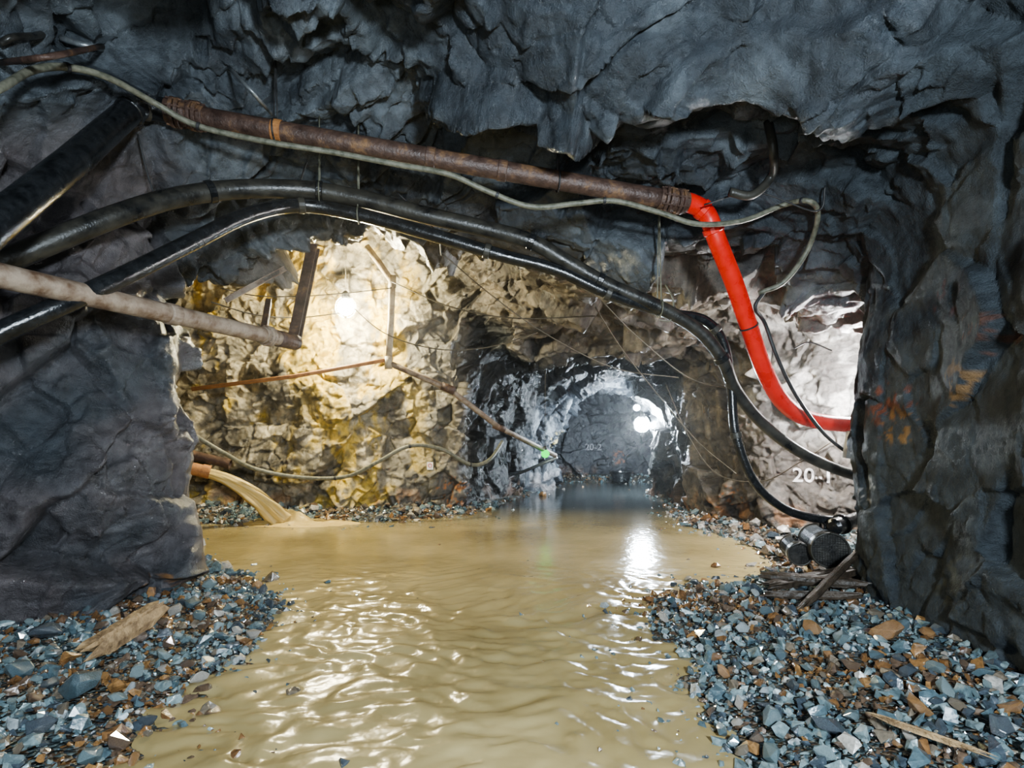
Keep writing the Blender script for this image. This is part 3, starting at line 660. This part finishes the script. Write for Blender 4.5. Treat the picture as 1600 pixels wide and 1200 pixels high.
timber('wooden_plank',G(1200,928,.07),G(1330,930,.09),.05,.022,M_DWOOD,'splintered plank on the gravel bank',6)
timber('wooden_plank',G(1258,945,.07),P(1335,868,4.9,None),.03,.018,M_DWOOD,'dark wooden stake leaning against the pumps',12)
timber('driftwood_stick',G(1385,1125,.09),G(1520,1172,.09),.014,.010,M_WOOD,'thin pale stick lying on the wet gravel',9)

tp=P(970,742,17.0,None); tp.z=.03
lathe('black_tub',tp,(0,0,1),[(0,.22),(.03,.26),(.3,.33),(.32,.36),(.34,.36),(.33,.31),(.06,.24)],M_BLACK,label='round black tub standing at the tunnel end',cat='tub')
jb=P(1325,697,5.3,None)
beam('junction_box',jb+Vector((0,0,-.12)),jb+Vector((.04,0,.14)),[(-.04,-.03),(.04,-.03),(.04,.03),(-.04,.03)],M_WHITE,label='narrow white box by the hidden lamp',cat='box')
sp_=W(672,728,.05)
sg=beam('wall_sign',sp_+Vector((0,0,-.075)),sp_+Vector((0,0,.075)),[(-.06,-.006),(.06,-.006),(.06,.006),(-.06,.006)],M_WHITE,label='small white sign with a red symbol on yellow rock',cat='sign')
v,f=sweep([sp_+Vector((math.cos(a_)*.035,-.012,math.sin(a_)*.035+.01)) for a_ in [k*math.pi/8 for k in range(17)]],.006,5); mk('red_symbol',v,f,M_REDP,parent=sg)

def painted(text,px,py,hpx,mat,label):
    cu=bpy.data.curves.new('t','FONT'); cu.body=text; cu.size=1; cu.resolution_u=3; cu.align_x='CENTER'; cu.align_y='CENTER'; cu.offset=.012
    to=bpy.data.objects.new('t',cu); COL.objects.link(to); dg=bpy.context.evaluated_depsgraph_get()
    me=bpy.data.meshes.new_from_object(to.evaluated_get(dg)); bpy.data.objects.remove(to)
    bm=bmesh.new(); bm.from_mesh(me); bmesh.ops.triangulate(bm,faces=bm.faces)
    for _ in range(3):
        long=[e_ for e_ in bm.edges if e_.calc_length()>.06]
        if long: bmesh.ops.subdivide_edges(bm,edges=long,cuts=1); bmesh.ops.triangulate(bm,faces=bm.faces)
    cen=W(px,py,0); sc=hpx/F*cen.y/.7
    view=(cen-CAM).normalized(); right=Vector((view.y,-view.x,0)).normalized()
    vs=[]
    for x in bm.verts:
        q_=cen+right*x.co.x*sc+Vector((0,0,1))*x.co.y*sc
        h=BV.ray_cast(CAM,(q_-CAM).normalized()); vs.append((h[0] if h[0] else q_)-view*.03)
    bm.verts.index_update(); fs=[tuple(v_.index for v_ in f_.verts) for f_ in bm.faces]; bm.free()
    mk('painted_number',vs,fs,mat,label=label,cat='painted number')
painted('20-2',927,699,10,M_PAINTR,'white painted number 20-2 on the tunnel end rock')
painted('20-1',1270,744,22,M_PAINT,'white painted number 20-1 on the bright rock')

# ------------------------------------------------------------------ stones
def hull(R,npt,flat):
    p_=R.normal(size=(npt,3)); p_/=np.linalg.norm(p_,axis=1)[:,None]; p_*=R.uniform(.8,1.05,(npt,1)); p_*=np.array([1,R.uniform(.6,.95),flat])
    bm=bmesh.new()
    for q_ in p_: bm.verts.new(q_)
    r=bmesh.ops.convex_hull(bm,input=bm.verts); 
    bmesh.ops.delete(bm,geom=[g for g in r['geom_interior'] if isinstance(g,bmesh.types.BMVert)],context='VERTS')
    return bm
R=np.random.default_rng(5)
lows=[]
for k in range(16):
    bm=hull(R,11,R.uniform(.45,.8)); bm.verts.index_update()
    lows.append((np.array([v_.co[:] for v_ in bm.verts]),np.array([[l.index for l in f_.verts] for f_ in bm.faces if len(f_.verts)==3]))); bm.free()
def rotm(R):
    return Quaternion((0,0,1),R.uniform(0,6.28))@Quaternion((1,0,0),R.normal()*.45)@Quaternion((0,1,0),R.normal()*.45)
def colr(x,y,R):
    nz=fbm(np.stack([x*1.6,y*1.6,x*0],1),501,3)+.07*(x>0)
    r_=R.uniform(0,1,len(x)); br=R.uniform(0,1,len(x))
    r_=np.where((nz<.08)&(br<.75),R.uniform(0,.60,len(x)),r_); r_=np.where((nz>.16)&(br<.5),R.uniform(.60,.84,len(x)),r_); return r_
NS=200000
xs=R.uniform(-6.9,6.4,NS); ys=R.uniform(1.6,18.6,NS)
zf,sd=floorz(xs,ys); pin=poly_sd(xs,ys,PLAN)
dens=np.where(ys<5.6,1.0,np.where(ys<11.5,.3,.08))
dens=dens*np.where(sd>0,1,np.where(sd>-.9,.6*np.exp(sd/.16)+.009,.002))
ok=(pin<.05)&(R.uniform(0,1,NS)<dens)
xs,ys,zf,sd=xs[ok],ys[ok],zf[ok],sd[ok]
print('gravel',len(xs)); cr=colr(xs,ys,R)
VV=[];FF=[];RR=[];off=0
mats=[np.array(rotm(R).to_matrix()) for _ in range(300)]
for x,y,z,s_,r_ in zip(xs,ys,zf,sd,cr):
    a_,b2=lows[R.integers(16)]
    sz=float(np.clip(R.lognormal(math.log(.0185),.60),.008,.07)); 
    if y>5.6: sz*=1.7
    m=mats[R.integers(300)]
    zz=max(z,-.02)+sz*R.uniform(.1,.6)
    if s_<0: zz=(z if z>-.02 else -.014)+sz*R.uniform(-.1,.3)
    VV.append(a_@m.T*sz+[x,y,zz]); FF.append(b2+off); off+=len(a_); 
    if y>6 and R.uniform()<.3: r_=R.uniform(.83,1)
    RR.append(np.full(len(a_),r_))
me=mesh_np('gravel',np.concatenate(VV),np.concatenate(FF)); me.polygons.foreach_set('use_smooth',np.zeros(len(me.polygons),bool))
at=me.attributes.new('rnd','FLOAT','POINT'); at.data.foreach_set('value',np.concatenate(RR).astype(np.float32)); me.materials.append(M_GRAVEL)
o=bpy.data.objects.new('gravel',me); COL.objects.link(o); o['kind']='stuff'; o['label']='wet blue-grey and rust coloured angular gravel along the water'; o['category']='gravel'
smesh=[]
for k in range(14):
    bm=hull(R,18,R.uniform(.45,.75)); 
    bmesh.ops.bevel(bm,geom=bm.edges[:],offset=.03,segments=1,affect='EDGES',profile=.5)
    me=bpy.data.meshes.new('stone'); bm.to_mesh(me); bm.free(); me.materials.append(M_STONE); smesh.append(me)
place=[]
def vis(x,y):
    px=800+F*x/y; py=HZ+F*(CH-.1)/y
    return -10<px<1610 and py<1215
sp=[(125,1092,.125),(72,1005,.115),(1385,1002,.12),(1300,1152,.10),(60,1150,.085),(185,1172,.07),(30,1060,.08),(215,1060,.06),(1560,1150,.075),(1230,965,.08),(1330,950,.07),(1480,1090,.07),(1160,990,.07),(1075,908,.06),(1420,1060,.06),(1130,1060,.06)]
for px,py,s_ in sp:
    g_=G(px,py); place.append((g_.x,g_.y,s_))
tries=0
while len(place)<300 and tries<60000:
    tries+=1
    y=2.3+R.beta(1.1,2.0)*3.8; x=R.uniform(-4.2,3.4)
    if not vis(x,y): continue
    z_,s_=floorz(np.array([x]),np.array([y])); s_=s_[0]
    if s_<(-.05) and not (R.uniform()<.006 and s_>-1.0): continue
    if poly_sd(np.array([x]),np.array([y]),PLAN)[0]>-.12: continue
    if 2.2<x<3.4 and 4.7<y<6: continue
    sz=float(np.clip(R.lognormal(math.log(.042),.34),.026,.078))
    if all((x-a_)**2+(y-b2)**2>(sz+c_)**2*.95 for a_,b2,c_ in place): place.append((x,y,sz))
for i,(x,y,sz) in enumerate(place):
    z_,s_=floorz(np.array([x]),np.array([y])); 
    o=bpy.data.objects.new('stone',smesh[i%14]); COL.objects.link(o)
    o.location=(x,y,max(z_[0],-.03)+sz*.5+.012); o.rotation_mode='QUATERNION'; o.rotation_quaternion=rotm(R); o.scale=(sz,)*3
    big_=sz>.079
    o['label']='large angular wet rock resting on the gravel bank' if big_ else 'angular wet stone lying on the gravel bank'
    o['category']='stone'; o['group']='stones on the gravel banks'

# ------------------------------------------------------------------ camera, world
cd=bpy.data.cameras.new('camera'); cd.sensor_width=36; cd.lens=F/1600*36; cd.shift_y=80/1600; cd.clip_start=.05
cam=bpy.data.objects.new('camera',cd); COL.objects.link(cam); cam.location=CAM; cam.rotation_euler=(math.pi/2,0,0); scene.camera=cam
wd=bpy.data.worlds.new('world'); scene.world=wd; wd.use_nodes=True; nt=wd.node_tree; nt.nodes['Background'].inputs[0].default_value=(.02,.025,.03,1)
vs_=N(nt,'ShaderNodeVolumeScatter'); vs_.inputs['Density'].default_value=.0020; vs_.inputs['Anisotropy'].default_value=.85
nt.links.new(vs_.outputs[0],nt.nodes['World Output'].inputs['Volume'])
try: scene.view_settings.look='AgX - Medium High Contrast'
except Exception as ex: print(ex)
